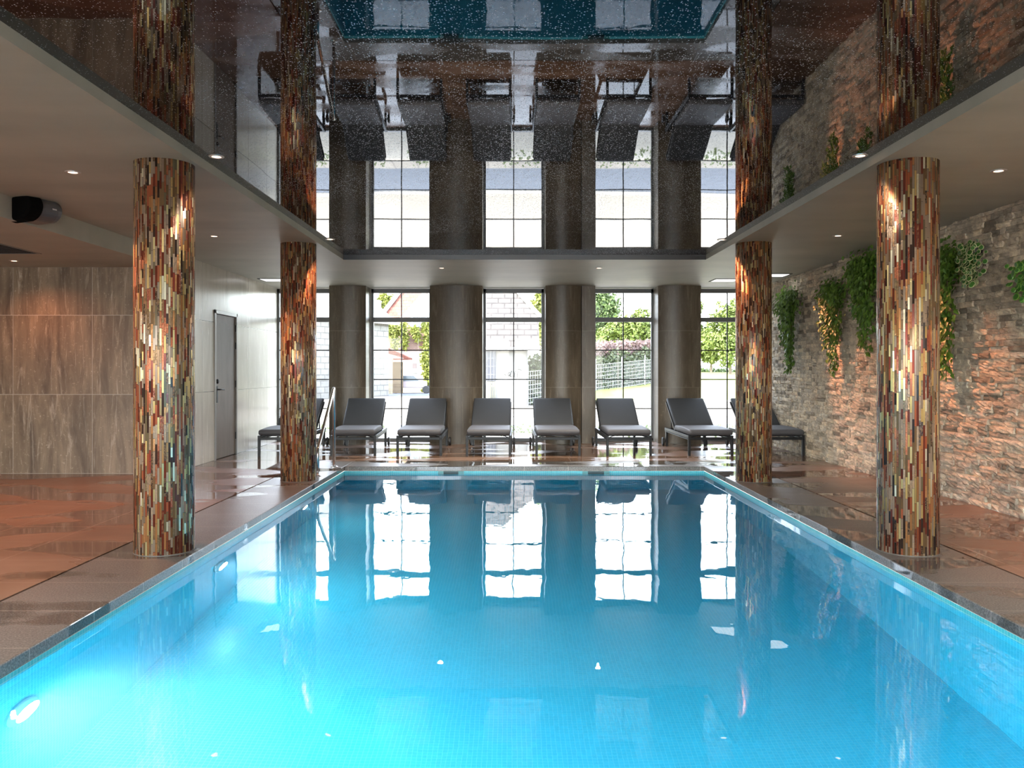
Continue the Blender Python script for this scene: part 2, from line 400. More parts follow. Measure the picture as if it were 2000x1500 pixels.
# polished dark edge band that the rim turns down into the water
b = MB()
PB = -1.42
e = .0
b.add([(PX0-e,PY0,-.06),(PX0-e,PY1,-.06),(PX0-e,PY1,PB),(PX0-e,PY0,PB)], [(0,1,2,3)])
b.add([(PX1,PY1,-.06),(PX1,PY0,-.06),(PX1,PY0,PB),(PX1,PY1,PB)], [(0,1,2,3)])
b.add([(PX0,PY1,-.06),(PX1,PY1,-.06),(PX1,PY1,PB),(PX0,PY1,PB)], [(0,1,2,3)])
b.add([(PX1,PY0,-.06),(PX0,PY0,-.06),(PX0,PY0,PB),(PX1,PY0,PB)], [(0,1,2,3)])
b.add([(PX0,PY0,PB),(PX0,PY1,PB),(PX1,PY1,PB),(PX1,PY0,PB)], [(3,2,1,0)])
local(b, pool).build('basin', M_pool, pool)
M_teal = simple('teal_skimmer_tile', (.03,.30,.33), .3); M_skim_shade = simple('skimmer_shade', (.01,.05,.06), .5)
for x0, x1 in ((-.963, -.63), (.92, 1.27)):
    b = MB(); y = PY1-.02
    b.box(x0, x0+.07, y, PY1-.001, -.155, -.061); b.box(x1-.07, x1, y, PY1-.001, -.155, -.061); b.box(x0+.07, x1-.07, y, PY1-.001, -.155, -.13)
    sk = local(b, pool).build('skimmer', M_teal, pool)
    b = MB(); b.box(x0+.07, x1-.07, PY1-.006, PY1-.002, -.13, -.061)
    t = local(b, pool).build('skimmer_dark_panel', M_skim_shade, sk)  # flat dark panel on the wall, shade of the opening put into its colour
# water body
b = MB()
k = .012
b.box(PX0-k, PX1+k, PY0-k, PY1+k, PB-.02, WZ)
wtr = b.build('pool_water', M_water)
tag(wtr, 'clear turquoise water filling the long indoor pool', 'water', kind='stuff')

# underwater lights in the left wall
M_lens = emit('underwater_lens', (.85, 1, .97), 110)
def pool_light(y, label, power=50, x=PX0, rz=0.0, group='round lights in the left pool wall'):
    r = empty('underwater_light', (x, y, -.56), rz, label, 'pool light', group)
    Mx = Matrix.Rotation(R(90), 4, 'Y')
    b = MB(); b.lathe([(.085, 0), (.12, 0), (.12, .012), (.105, .018), (.085, .018)], seg=28, M=Mx); b.build('trim_ring', M_steel, r, smooth=False)
    b = MB(); b.lathe([(0, .012), (.05, .014), (.086, .006)], seg=28, M=Mx); b.build('lens', M_lens, r, smooth=True)
    d = bpy.data.lights.new('pool_lamp', 'AREA'); d.shape = 'DISK'; d.size = .17; d.energy = power*.24; d.color = (.72, .87, 1.0); d.spread = R(180)
    o = bpy.data.objects.new('pool_lamp', d); COL.objects.link(o); o.parent = r; o.location = (.034, 0, 0)
    o.rotation_euler = Vector((1, 0, -.12)).to_track_quat('-Z', 'Y').to_euler()
pool_light(3.65, 'glowing round underwater light nearest the camera in the left pool wall', 58)
pool_light(6.12, 'glowing underwater light beside the front left mosaic column reflection', 20)
pool_light(8.55, 'farthest glowing underwater light, near the left end of the pool wall', 10)
# a fourth light, added unseen nearer the camera to brighten the water
pool_light(1.5, 'added underwater fill light in the left pool wall just outside the frame', 95)

pool_light(PY0, 'added underwater fill light left in the near end wall of the pool, below the picture', 62, -1.0, R(90), 'added round lights in the near pool end wall')  # unseen lamp pair added in the end wall for more even water brightness
pool_light(PY0, 'added underwater fill light right in the near end wall of the pool, below the picture', 62, 1.3, R(90), 'added round lights in the near pool end wall')

# ------------------------------------------------------------------ ceiling
b = MB(); T = 3.0
RX0, RX1, RY0, RY1 = -2.20, 2.53, 0.2, 10.69
b.box(WL-.02, RX0, YB, WY+.3, H, T); b.box(RX1, WR+.2, YB, WY+.3, H, T)
b.box(RX0, RX1, RY1, WY+.3, H, T); b.box(RX0, RX1, YB, RY0, H, T)
b.build('ceiling', M_ceil, kind='structure')
b = MB(); b.box(RX0-.05, RX1+.05, RY0-.05, RY1+.05, HM, HM+.02)
b.build('ceiling_panel', M_gloss, kind='structure')
b = MB(); b.box(ALX, WL-.02, YB, ALY+.15, HL, T)
b.build('ceiling_low', M_ceil, kind='structure')
# roof slab above so that no sun or sky leaks in
b = MB(); b.box(ALX-.3, WR+.5, YB-.3, WY+.6, T, T+.2); b.build('roof', M_white, kind='structure')
b = MB(); b.box(RX0+.001, RX1-.001, RY1-.012, RY1-.0005, H-.002, HM-.001); b.build('trim_2', simple('shaded_lip', (.03,.03,.03), .35), kind='structure')  # dark strip laid over the far ceiling lip to stand for its shade

# ------------------------------------------------------------------ walls
b = MB(); b.box(ALX-.1, WL-.001, ALY, ALY+.15, 0, HL+.02); b.build('wall_alcove', M_trav, kind='structure')
DY0, DY1, DZ = 11.38, 12.31, 2.10
b = MB(); b.box(WL-.16, WL, ALY+.15, DY0, 0, H); b.box(WL-.16, WL, DY1, WY+.2, 0, H); b.box(WL-.16, WL, DY0, DY1, DZ, H)
b.box(WL-.004, WL, ALY, ALY+.15, 0, H)
b.build('wall_left', M_trav_side, kind='structure')
b = MB(); b.box(ALX-.15, ALX, YB, ALY, 0, HL+.02); b.build('wall_alcove_side', M_trav_side, kind='structure')
# rear wall behind the camera: piers and a header round broad openings
b = MB()
b.box(ALX-.15, WR+.3, YB-.25, YB-.05, 2.5, T); b.box(ALX-.15, WR+.3, YB-.25, YB-.05, 0, .12)
for x in (ALX-.1, -6.0, -3.0, 0.0, 2.6, WR+.05): b.box(x-.12, x+.12, YB-.25, YB-.05, 0, 2.6)
b.build('wall_rear', M_white, kind='structure')

# split-face stone wall on the right
def stone_wall():
    b = MB(); rh = .0545; z = 0.0; rnd = random.Random(3)
    b.box(WR+.02, WR+.25, YB, WY+.2, 0, H)
    row = 0
    while z < H - .01:
        h = min(rh, H - z); y = 3.2 - rnd.random()*.3
        while y < WY - .02:
            L = rnd.choice([.07, .09, .12, .15, .18, .22, .28]) * rnd.uniform(.85, 1.15)
            y1 = min(y+L, WY); dep = rnd.uniform(.0, .028)
            t = rnd.random()
            base = [(.40,.345,.275), (.34,.30,.25), (.46,.40,.32), (.29,.25,.205), (.38,.35,.31), (.42,.33,.245), (.20,.17,.14)][min(6, int(rnd.random()**1.3*7))]
            k = rnd.uniform(.85, 1.15); g_ = sum(base)/3; colr = tuple((q*.5+g_*.5)*k*1.85*t_ for q, t_ in zip(base, (1.0, .985, .90)))
            nu = max(2, int(L/.045)); nv = 3; vs = []; fs = []
            for j in range(nv+1):
                for i in range(nu+1):
                    yy = y + .0012 + (y1-y-.0024)*i/nu; zz = z + .001 + (h-.002)*j/nv
                    edge = i in (0, nu) or j in (0, nv)
                    xx = WR - dep - rnd.uniform(-.006, .011) - (0 if edge else .006)
                    vs.append((xx, yy, zz))
            for j in range(nv):
                for i in range(nu):
                    a = j*(nu+1)+i; fs.append((a, a+nu+1, a+nu+2, a+1))
            # sides back to the bed
            n0 = len(vs); ring = [i for i in range(nu+1)] + [(j)*(nu+1)+nu for j in range(1, nv+1)] + [nv*(nu+1)+i for i in range(nu-1, -1, -1)] + [j*(nu+1) for j in range(nv-1, 0, -1)]
            for r_ in ring: p = vs[r_]; vs.append((WR+.025, p[1], p[2]))
            n = len(ring)
            for q in range(n): fs.append((ring[q], ring[(q+1) % n], n0+(q+1) % n, n0+q))
            b.add(vs, fs, 0, colr); y = y1
        z += rh; row += 1
    return b.build('wall_right', M_stone, kind='structure')
stone_wall()

# window wall: piers between the windows, faced by bowed travertine pillars
WINS = [(-4.14, -3.08), (-2.48, -1.42), (-.50, .56), (1.435, 2.495), (3.27, 4.33)]
b = MB()
for x0, x1 in ((-3.08, -2.48), (-1.42, -.50), (.56, 1.435), (2.495, 3.27)): b.box(x0, x1, WY-.08, WY+.25, 0, H)
b.build('wall_back', M_white, kind='structure')
def pillar(x0, x1, yf, bulge, label, flat=None):
    xc = (x0+x1)/2
    r = empty('stone_pillar', (xc, yf, 0), 0, label, 'pillar', 'travertine pillars of the window wall')
    n = 20; top = [(x0, WY-.081)] + [(x0+(x1-x0)*i/n, yf - bulge*(1-(2*i/n-1)**2)) for i in range(n+1)] + [(x1, WY-.081)]
    b = MB(); N = len(top)
    vs = [(x-xc, y-yf, 0) for x, y in top] + [(x-xc, y-yf, H) for x, y in top]
    b.add(vs, [(i, (i+1) % N, N+(i+1) % N, N+i) for i in range(N)] + [tuple(range(N))[::-1], tuple(range(N, 2*N))])
    m = b.build('pillar_facing', M_trav_pil, r)
    if flat:
        b = MB(); b.box(flat[0]-xc, flat[1]-xc, flat[2]-yf, WY-.081-yf, 0, H); b.build('side_panel', M_trav_pil, r)
    return r
pillar(-3.13, -2.50, 14.02, .10, 'bowed brown travertine pillar behind the pool handrail')
pillar(-1.405, -.505, 14.02, .12, 'wide travertine pillar left of the central window')
pillar(.575, 1.184, 14.02, .12, 'travertine pillar right of the central window with a narrow side panel', (1.196, 1.425, 14.03))
pillar(2.50, 3.235, 14.02, .12, 'travertine pillar behind the lounger beside the right back column')

def window(i, x0, x1):
    r = empty('window_%d' % (i+1), ((x0+x1)/2, WY, 0)); r['kind'] = 'structure'
    hw = (x1-x0)/2; zt = 2.69
    b = MB(); f = .04
    b.box(-hw, -hw+f, -.03, .04, .02, zt); b.box(hw-f, hw, -.03, .04, .02, zt)
    b.box(-hw, hw, -.03, .04, zt-.075, zt); b.box(-hw, hw, -.03, .04, .0, .055)
    b.box(-hw+f, hw-f, -.035, .035, 2.105, 2.185)
    b.build('window_frame', M_frame, r, bevel=.003)
    b = MB(); b.box(-.009, .009, -.012, .012, .055, 2.105); b.box(-.009, .009, -.012, .012, 2.185, zt-.075)
    for z in (1.607, 1.092, .577): b.box(-hw+f, hw-f, -.012, .012, z-.009, z+.009)
    b.build('glazing_bars', M_metal, r)
    b = MB()
    for z0, z1 in ((.055, 2.105), (2.185, zt-.075)): b.add([(-hw+f,0,z0),(hw-f,0,z0),(hw-f,0,z1),(-hw+f,0,z1)], [(0,1,2,3)])
    b.build('pane', M_glass, r)
for i, (a, c) in enumerate(WINS): window(i, a, c)

# door in the left wall
d = empty('door_1', (WL, (DY0+DY1)/2, 0)); d['kind'] = 'structure'
hd = (DY1-DY0)/2
b = MB(); b.box(-.14, .018, -hd, -hd+.045, 0, DZ); b.box(-.14, .018, hd-.045, hd, 0, DZ); b.box(-.14, .018, -hd, hd, DZ-.05, DZ)
b.build('door_frame', M_dframe, d, bevel=.002)
b = MB(); b.box(-.04, -.006, -hd+.05, hd-.05, .008, DZ-.055)
leaf = b.build('door_leaf', M_door, d, bevel=.002)
b = MB(); b.box(-.05, -.045, -hd+.045, hd-.045, 0, DZ-.05); b.build('door_rebate', M_dark, d)
b = MB(); b.box(-.16, 0, -hd, hd, -.06, .0); b.build('threshold', M_dframe, d)
hy = -hd+.12
b = MB(); b.box(-.006, .006, hy-.022, hy+.022, .80, 1.03)
b.lathe([(0, 0), (.03, 0), (.034, .02), (.02, .03), (0, .032)], seg=20, M=Matrix.Translation((-.006, hy, 1.10)) @ Matrix.Rotation(R(90), 4, 'Y'))
b.tube([(-.006, hy, .985), (.05, hy, .985), (.055, hy+.02, .985), (.055, hy+.13, .982)], .010, 10)
b.build('door_handle', M_black, leaf)
b = MB()
for z in (.28, 1.05, 1.62, 1.88): b.tube([(.006, hd-.05, z-.05), (.006, hd-.05, z+.05)], .009, 10)
b.build('hinge', M_metal, d)

# ------------------------------------------------------------------ mosaic columns
M_seal = simple('grout_seal', (.13,.115,.10), .6)
def column(x, y, label):
    b = MB(); b.lathe([(.2, 0), (.2, H)], seg=96)
    me_ = b.build('mosaic_column', M_mosaic, smooth=True)
    for p in me_.data.polygons:
        if abs(p.normal.z) > .5: p.use_smooth = False
    me_.location = (x, y, 0); tag(me_, label, 'column', 'mosaic-clad columns round the pool')
    b = MB(); b.lathe([(.2035, 0), (.2035, .003), (.2, .005)], seg=64); b.build('base_seal', M_seal, me_)
    return me_
column(-2.435, 5.74, 'front left round column clad in copper and gold mosaic strips')
column(-2.447, 9.39, 'back left round mosaic column beside the pool handrail')
column(2.768, 5.73, 'front right round column clad in copper and gold mosaic strips')
column(2.757, 9.35, 'back right round mosaic column in front of the stone wall loungers')

# ------------------------------------------------------------------ handrail
r = empty('pool_handrail', (-2.31, 10.64, 0), 0, 'polished steel pool handrail by the far left pool corner', 'handrail')
def arc(pts, rad=.05, n=5):
    out = [Vector(pts[0])]
    for i in range(1, len(pts)-1):
        p = Vector(pts[i]); a = (Vector(pts[i-1])-p).normalized(); c = (Vector(pts[i+1])-p).normalized()
        for k in range(n+1):
            t = k/n; q = p + a*rad*(1-t)**2 + c*rad*t**2; out.append(q)
    out.append(Vector(pts[-1])); return out
y0 = 2022.4/(930-722) - 10.64
hz = [(0,0,0), (0,0,1.04), (0, y0+.04, .36), (.0, y0, .30), (0, y0, 0)]
b = MB(); b.tube(arc([hz[0], hz[1], hz[3], hz[4]], .06, 8), .021, 16); b.build('rail_tube', M_steel, r, smooth=True)
for yy in (0, y0):
    b = MB(); b.lathe([(0, 0), (.05, 0), (.05, .006), (.03, .016), (.0225, .018)], (0, yy, 0), seg=24); b.build('floor_flange', M_steel, r, smooth=False)

# ------------------------------------------------------------------ sun loungers
def rounded_pad(x0, x1, ylen, th, nx=8, ny=14, puff=.012):
    """closed rounded cushion lying in x,y with thickness in z, origin at y=0 z=0 bottom"""
    b = MB(); vs = []; fs = []; rr = th*.5
    prof = []
    nb = 6
    ring = []
    # cross-section along y with rounded ends, swept across x with slightly inset ends
    for i in range(nb+1):
        a = -math.pi/2 - math.pi*i/nb; ring.append((rr + rr*math.cos(a), rr + rr*math.sin(a)))
    ring = [(y, z) for y, z in ring]
    top = [(rr + (ylen-2*rr)*i/ny, th + puff*math.sin(math.pi*i/ny)) for i in range(1, ny)]
    end = []
    for i in range(nb+1):
        a = math.pi/2 - math.pi*i/nb; end.append((ylen-rr + rr*math.cos(a), rr + rr*math.sin(a)))
    loop = ring + top + end; N = len(loop)
    xs = [(x0, .62), (x0+.006, .84), (x0+.02, .97)] + [(x0+.03+(x1-x0-.06)*i/nx, 1) for i in range(nx+1)] + [(x1-.02, .97), (x1-.006, .84), (x1, .62)]
    for x, s_ in xs:
        for y, z in loop:
            yy = y; zz = th/2 + (z-th/2)*s_
            if s_ < 1: yy = min(max(y, (1-s_)*.03), ylen-(1-s_)*.03)
            vs.append((x, yy, zz))
    M_ = len(xs)
    for i in range(M_-1):
        for j in range(N): fs.append((i*N+j, (i+1)*N+j, (i+1)*N+(j+1) % N, i*N+(j+1) % N))
    fs.append(tuple(range(N))); fs.append(tuple((M_-1)*N+j for j in range(N))[::-1])
    b.add(vs, fs); return b
def xform(b, M): b.v = [tuple(M @ Vector(v)) for v in b.v]; return b
def make_lounger():
    r = empty('sun_lounger'); hw = .315
    b = MB()
    for s in (-1, 1):
        b.box(s*hw-.018, s*hw+.018, .0, 1.70, .255, .30)
        b.box(s*hw-.018, s*hw+.018, .0, 1.70, .235, .248)
    b.box(-hw, hw, .002, .035, .235, .275); b.box(-hw, hw, 1.665, 1.70, .24, .29)
    b.build('frame', M_metal, r, bevel=.003)
    b = MB()   # slats that carry the seat, bowed straps at the front
    for k in range(7): b.box(-hw+.02, hw-.02, .06+k*.14, .12+k*.14, .286, .298)
    for s in (-1, 1): b.tube([(s*(hw-.02), .02, .272), (s*.2, .02, .298), (s*.08, .02, .30)], .006, 6)
    b.build('seat_slats', M_metal, r)
    for s in (-1, 1):
        b = MB(); b.box(s*hw-.018, s*hw+.018, .0, .04, 0, .255); b.build('leg', M_metal, r, bevel=.003)
        b = MB(); b.box(s*hw-.018, s*hw+.018, 1.58, 1.62, .0, .255); b.build('leg', M_metal, r, bevel=.003)
        b = MB(); b.lathe([(0, -.018), (.058, -.018), (.07, -.012), (.07, .012), (.058, .018), (0, .018)], seg=24, M=Matrix.Translation((s*(hw+.045), 1.69, .07)) @ Matrix.Rotation(R(90), 4, 'Y'))
        b.tube([(s*hw, 1.69, .07), (s*(hw+.03), 1.69, .07)], .012, 8); b.box(s*hw-.01, s*hw+.01, 1.67, 1.70, .06, .26)
        b.build('wheel', M_black, r)
    ang = math.atan2(.40, .66)
    T_ = Matrix.Translation((0, 1.0, .315)) @ Matrix.Rotation(ang, 4, 'X')
    b = MB(); Lb = .80
    for s in (-1, 1): b.box(s*(hw-.012)-.014, s*(hw-.012)+.014, 0, Lb, -.028, .0)
    b.box(-hw, hw, Lb-.028, Lb, -.028, 0); b.box(-hw, hw, 0, .028, -.028, 0)
    for k in range(8): b.box(-hw+.02, hw-.02, .07+k*.09, .11+k*.09, -.018, -.006)
    xform(b, T_)
    for s in (-1, 1): b.bar((s*(hw-.03), 1.42, .28), T_ @ Vector((s*(hw-.03), .45, -.02)), .016, .016)
    b.build('backrest_frame', M_metal, r)
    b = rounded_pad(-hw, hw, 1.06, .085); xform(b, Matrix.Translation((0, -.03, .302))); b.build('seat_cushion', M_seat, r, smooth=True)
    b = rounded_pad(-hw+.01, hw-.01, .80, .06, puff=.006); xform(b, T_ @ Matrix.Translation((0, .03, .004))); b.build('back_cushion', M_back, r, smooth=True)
    return r
LG = [(-3.385, 11.98, 2.0, 'grey sun lounger against the light left wall, half behind the back left column'),
      (-2.325, 11.98, 3.2, 'grey sun lounger right behind the steel pool handrail'),
      (-1.36, 11.99, 1.3, 'grey sun lounger between the handrail lounger and the one left of centre'),
      (-.345, 12.0, -.6, 'grey sun lounger in front of the central window left half'),
      (.675, 12.0, .3, 'grey sun lounger in front of the pillar right of the central window'),
      (1.715, 11.99, .0, 'grey sun lounger in front of the window with the green lawn'),
      (2.91, 11.98, 1.0, 'grey sun lounger left of the back right mosaic column, showing its wheels'),
      (3.955, 12.0, .0, 'grey sun lounger beside the stone wall, half behind the back right column')]
proto = make_lounger()
for i, (x, y, a, lab) in enumerate(LG):
    o = proto if i == 0 else copy_tree(proto)
    o.location = (x, y, 0); o.rotation_euler = (0, 0, R(a)); tag(o, lab, 'sun lounger', 'sun loungers in a row before the windows')

# ------------------------------------------------------------------ ceiling lights
M_bulb = emit('warm_bulb', (1, .62, .42), 1.2); M_ring = simple('light_ring', (.55,.50,.46), .35, .4)
def downlight(x, y, z, label, aim=None, power=22, color=(1, .40, .20), blend=.7, size=70):
    r = empty('recessed_downlight', (x, y, z), 0, label, 'ceiling light', 'recessed ceiling lights')
    b = MB(); b.lathe([(.032, -.001), (.034, -.006), (.052, -.005), (.054, -.0005)], seg=28); b.build('trim_ring', M_ring, r, smooth=False)
    b = MB(); b.lathe([(0, -.003), (.032, -.003)], seg=24); b.build('lens', M_bulb, r)
    dd = bpy.data.lights.new('downlight_lamp', 'SPOT'); dd.energy = power * .5; dd.color = color; dd.spot_size = R(size); dd.spot_blend = blend; dd.shadow_soft_size = .03 if y > 3.5 else .14
    o = bpy.data.objects.new('downlight_lamp', dd); COL.objects.link(o); o.parent = r; o.location = (0, 0, -.02)
    v = Vector(aim) - Vector((x, y, z)) if aim else Vector((0, 0, -1))
    o.rotation_euler = v.to_track_quat('-Z', 'Y').to_euler()
OR = (1, .36, .17)
NW = (1, .80, .62)
downlight(-3.19, 5.95, H, 'recessed ceiling light left of the front left column, above the speaker', None, 64, OR, size=110)
downlight(-3.20, 8.80, H, 'recessed ceiling light between the two left mosaic columns', None, 34, OR, size=100)
downlight(-.99, 11.55, H, 'recessed ceiling light left of centre before the windows', None, 110, (1,.88,.74), size=150, blend=1)
downlight(1.227, 11.55, H, 'recessed ceiling light right of centre before the windows', None, 110, (1,.88,.74), size=150, blend=1)
downlight(3.49, 11.62, H, 'recessed ceiling light hidden behind the back right column', (4.33, 10.3, 1.0), 110, OR, size=48, blend=.9)
downlight(3.49, 8.77, H, 'recessed ceiling light between the two right mosaic columns', (4.33, 7.3, .6), 110, OR, size=48, blend=.9)
downlight(3.51, 5.91, H, 'recessed ceiling light right of the front right column', (4.2, 4.9, .0), 60, OR, size=70)
downlight(-5.69, 9.36, HL, 'recessed light in the lowered ceiling by the travertine wall', (-5.6, 9.3, 0), 24, OR, size=150, blend=1)
downlight(-5.4, 7.2, HL, 'added fill light in the lowered ceiling outside the frame on the left', None, 60, OR, size=120, blend=1)  # unseen lamp added for more warm light in the alcove
downlight(-2.08, 5.765, HM, 'recessed light in the glossy ceiling by the front left column', (-2.3, 5.4, 0), 4, NW, size=60)
downlight(2.44, 5.74, HM, 'recessed light in the glossy ceiling by the front right column', (2.7, 5.3, 0), 4, NW, size=60)
downlight(-2.09, 9.41, HM, 'recessed light in the glossy ceiling by the back left column', (-2.3, 9.0, 0), 10, OR, size=55)
downlight(2.42, 9.45, HM, 'recessed light in the glossy ceiling by the back right column', (2.8, 8.9, 0), 12, OR, size=60)
for x, y, lab in ((-3.19, 3.1, 'added ceiling fill light at the left side just above the picture'), (3.5, 3.05, 'added ceiling fill light at the right side just above the picture'),
                  (-3.19, .25, 'added ceiling fill light behind the camera on the left'), (3.5, .2, 'added ceiling fill light behind the camera on the right'),
                  (-1.0, -1.2, 'added ceiling fill light behind the camera left of centre'), (1.2, -1.2, 'added ceiling fill light behind the camera right of centre')):
    downlight(x, y, H, lab, None, 140, (1, .97, .88), size=150, blend=1)  # unseen lamps added to light the room evenly
M_panel = emit('white_panel_light', (1, .98, .95), .4)
def panel_light(x, y, label):
    r = empty('square_ceiling_panel', (x, y, H), 0, label, 'ceiling panel', 'square white ceiling panels by the windows'); h = .2
    b = MB()
    for s in (-1, 1): b.box(s*h-.012, s*h+.012, -h-.012, h+.012, -.008, 0); b.box(-h, h, s*h-.012, s*h+.012, -.008, 0)
    b.build('panel_rim', M_metal, r)
    b = MB(); b.box(-h+.012, h-.012, -h+.012, h-.012, -.004, 0); b.build('panel_face', M_panel, r)
panel_light(-3.80, 13.1, 'square white ceiling panel over the leftmost window')
panel_light(3.42, 13.15, 'square white ceiling panel left of the back right column')
panel_light(3.98, 12.45, 'square white ceiling panel beside the stone wall')
# slotted air grille in the lowered ceiling
r = empty('air_grille', (-5.3, 8.3, HL), 0, 'dark linear air grille in the lowered ceiling at the left edge', 'air grille')
b = MB(); b.box(-.45, .25, -.5, -.48, -.006, 0); b.box(-.45, .25, .48, .5, -.006, 0); b.box(.23, .25, -.5, .5, -.006, 0); b.build('grille_rim', M_dframe, r)
b = MB()
for k in range(14): b.box(-.44, .23, -.46+k*.068, -.43+k*.068, -.005, 0)
b.build('grille_slats', M_dark, r)

# ------------------------------------------------------------------ loudspeaker on the bulkhead
r = empty('wall_loudspeaker', (-4.16, 7.05, 2.62), 0, 'black and grey loudspeaker under the ceiling at upper left', 'loudspeaker')
b = MB(); n = 14   # cabinet: D-shaped section with a curved belly, long along its own axis
A_ = Matrix.Translation((.14, .0, -.005)) @ Matrix.Rotation(R(-20), 4, 'Z') @ Matrix.Rotation(R(-12), 4, 'Y')
def dsec(y, s): return [(-.12*s, y, .07*s), (.02*s, y, .085*s)] + [(s*(.02 + .105*math.sin(math.pi*i/n)), y, s*(.085*math.cos(math.pi*i/n))) for i in range(1, n)] + [(.02*s, y, -.085*s), (-.12*s, y, -.06*s)]
secs = [(-.17, 1.1), (-.155, 1.15), (.02, 1.12), (.06, 1.05), (.075, .9)]
vs = []; fs = []
for y, s in secs: vs += dsec(y, s)
N = len(dsec(0, 1))
for i in range(len(secs)-1):
    for j in range(N): fs.append((i*N+j, i*N+(j+1) % N, (i+1)*N+(j+1) % N, (i+1)*N+j))
fs.append(tuple(range(N))[::-1]); fs.append(tuple((len(secs)-1)*N+j for j in range(N)))
b.add(vs, fs); xform(b, A_); b.build('cabinet', simple('speaker_grey', (.10,.10,.105), .35), r, smooth=False, bevel=.004)
b = MB(); vs = []; secs2 = [(-.27, 1.0), (-.26, 1.2), (-.172, 1.32), (-.150, 1.3)]; fs = []
for y, s in secs2: vs += dsec(y, s)
for i in range(len(secs2)-1):
    for j in range(N): fs.append((i*N+j, i*N+(j+1) % N, (i+1)*N+(j+1) % N, (i+1)*N+j))
fs.append(tuple(range(N))[::-1]); fs.append(tuple((len(secs2)-1)*N+j for j in range(N)))
b.add(vs, fs); xform(b, A_); b.build('grille', simple('speaker_cloth', (.003,.003,.003), .95, spec=.05), r, bevel=.004)
b = MB(); b.box(-.02, .02, -.006, .006, -.0015, .0015); xform(b, A_ @ Matrix.Translation((.147, -.03, -.02)) @ Matrix.Rotation(R(90), 4, 'Y') @ Matrix.Rotation(R(90), 4, 'Z')); b.build('badge', M_offw, r)
b = MB(); b.box(.0, .02, -.05, .05, -.05, .05); b.bar((.01, 0, 0), (.10, 0, 0), .03, .03); b.build('bracket', M_black, r)

# ------------------------------------------------------------------ foliage
def leaf_shape(b, p, nrm, up, size, mi=0, wide=.62):
    n = Vector(nrm).normalized(); u = Vector(up); u = (u - n*u.dot(n))
    if u.length < 1e-3: u = Vector((0,0,1))
    u.normalize(); s_ = u.cross(n)
    P = Vector(p); L = size; w_ = size*wide*.5
    vs = [P, P + u*L*.35 + s_*w_ + n*L*.06, P + u*L + n*L*-.08, P + u*L*.35 - s_*w_ + n*L*.06, P + u*L*.45 - n*L*.02]
    b.add(vs, [(0,1,4), (1,2,4), (2,3,4), (3,0,4)], mi)
def round_leaf(b, p, nrm, size):
    n = Vector(nrm).normalized(); u = n.orthogonal().normalized(); s_ = n.cross(u); P = Vector(p); k = 8
    o = [P + (u*math.cos(2*math.pi*i/k) + s_*math.sin(2*math.pi*i/k))*size*.5 for i in range(k)]
    q = [P + n*.003 + (u*math.cos(2*math.pi*i/k) + s_*math.sin(2*math.pi*i/k))*size*.38 for i in range(k)]
    b.add(o + q, [tuple(range(k, 2*k))], 0)
    b.add(o + q, [(i, (i+1) % k, k+(i+1) % k, k+i) for i in range(k)], 1)
def rdir(rnd):
    while True:
        v = Vector((rnd.uniform(-1,1), rnd.uniform(-1,1), rnd.uniform(-1,1)))
        if .1 < v.length < 1: return v.normalized()
def wall_plant(y, ztop, zbot, width, n, seed, label, tails=2, depth=.18, lean=0.0, rot=0):
    rnd = random.Random(seed); r = empty('trailing_wall_plant', (WR-.05, y, ztop), 0, label, 'wall plant', 'trailing plants hung on the stone wall')
    b = MB(); Lh = ztop - zbot
    b.lathe([(.0, -.02), (.05, -.02), (.06, .05), (.055, .05)], (-.02, 0, -.1), 16)
    b.build('wall_pot', M_black, r)
    st = MB(); b = MB()
    for k in range(9 + tails*3):
        yo = rnd.uniform(-.38, .38)*width; ln = Lh*(rnd.uniform(.45, .72) if k >= tails*2 else rnd.uniform(.88, 1.0))
        ph = rnd.uniform(0, 6); pts = []
        for i in range(9):
            t = i/8; pts.append(Vector((-.03 - depth*.6*math.sin(min(1, t*2.5)*math.pi/2)*(1-.6*t) + .02*math.sin(ph+t*7), yo*(1 - .45*t) + lean*t + .03*math.sin(ph+5*t), .02-.02*t - ln*t)))
        st.tube(pts, .003, 5)
        cnt = int(n / (9+tails*3) * (ln/Lh) * 1.35)
        for q in range(cnt):
            t = rnd.random()**.9; i = min(7, int(t*8)); f = t*8-i; c = pts[i].lerp(pts[i+1], f)
            sp = width*.20*(1-.62*t)+.012
            pos = c + Vector((rnd.uniform(-.7, .25)*sp, rnd.gauss(0, .5)*sp, rnd.uniform(-.03, .03)))
            leaf_shape(b, pos, Vector((-1, rnd.uniform(-.9,.5), rnd.uniform(-.1, .9))), (rnd.uniform(-.4,.1), rnd.uniform(-.9,.9), -rnd.uniform(.3,1)), rnd.uniform(.045, .08))
    for q in range(int(n*.45)):
        pos = Vector((-.03 - abs(rnd.gauss(0, .4))*depth, rnd.gauss(0, .27)*width, -.12 + rnd.gauss(0, .10)))
        leaf_shape(b, pos, Vector((-1, rnd.uniform(-.9,.6), rnd.uniform(0, 1))), (rnd.uniform(-.4,.1), rnd.uniform(-.9,.9), -rnd.uniform(.0,1)), rnd.uniform(.04, .075))
    st.build('stems', M_stem, r); b.build('foliage', M_leaf, r)
wall_plant(12.45, 2.43, 1.22, .80, 1700, 1, 'trailing green plant farthest along the stone wall, nearest the windows')
wall_plant(10.75, 2.37, 1.20, .66, 1400, 2, 'slim trailing green plant second from the windows', lean=-.12)
wall_plant(9.75, 2.60, 1.42, .78, 1700, 3, 'highest hanging green plant, cut off by the front right column', lean=-.08)
wall_plant(8.0, 2.40, 1.17, .62, 1700, 4, 'long dark trailing plant emerging right of the front right column', lean=-.05)
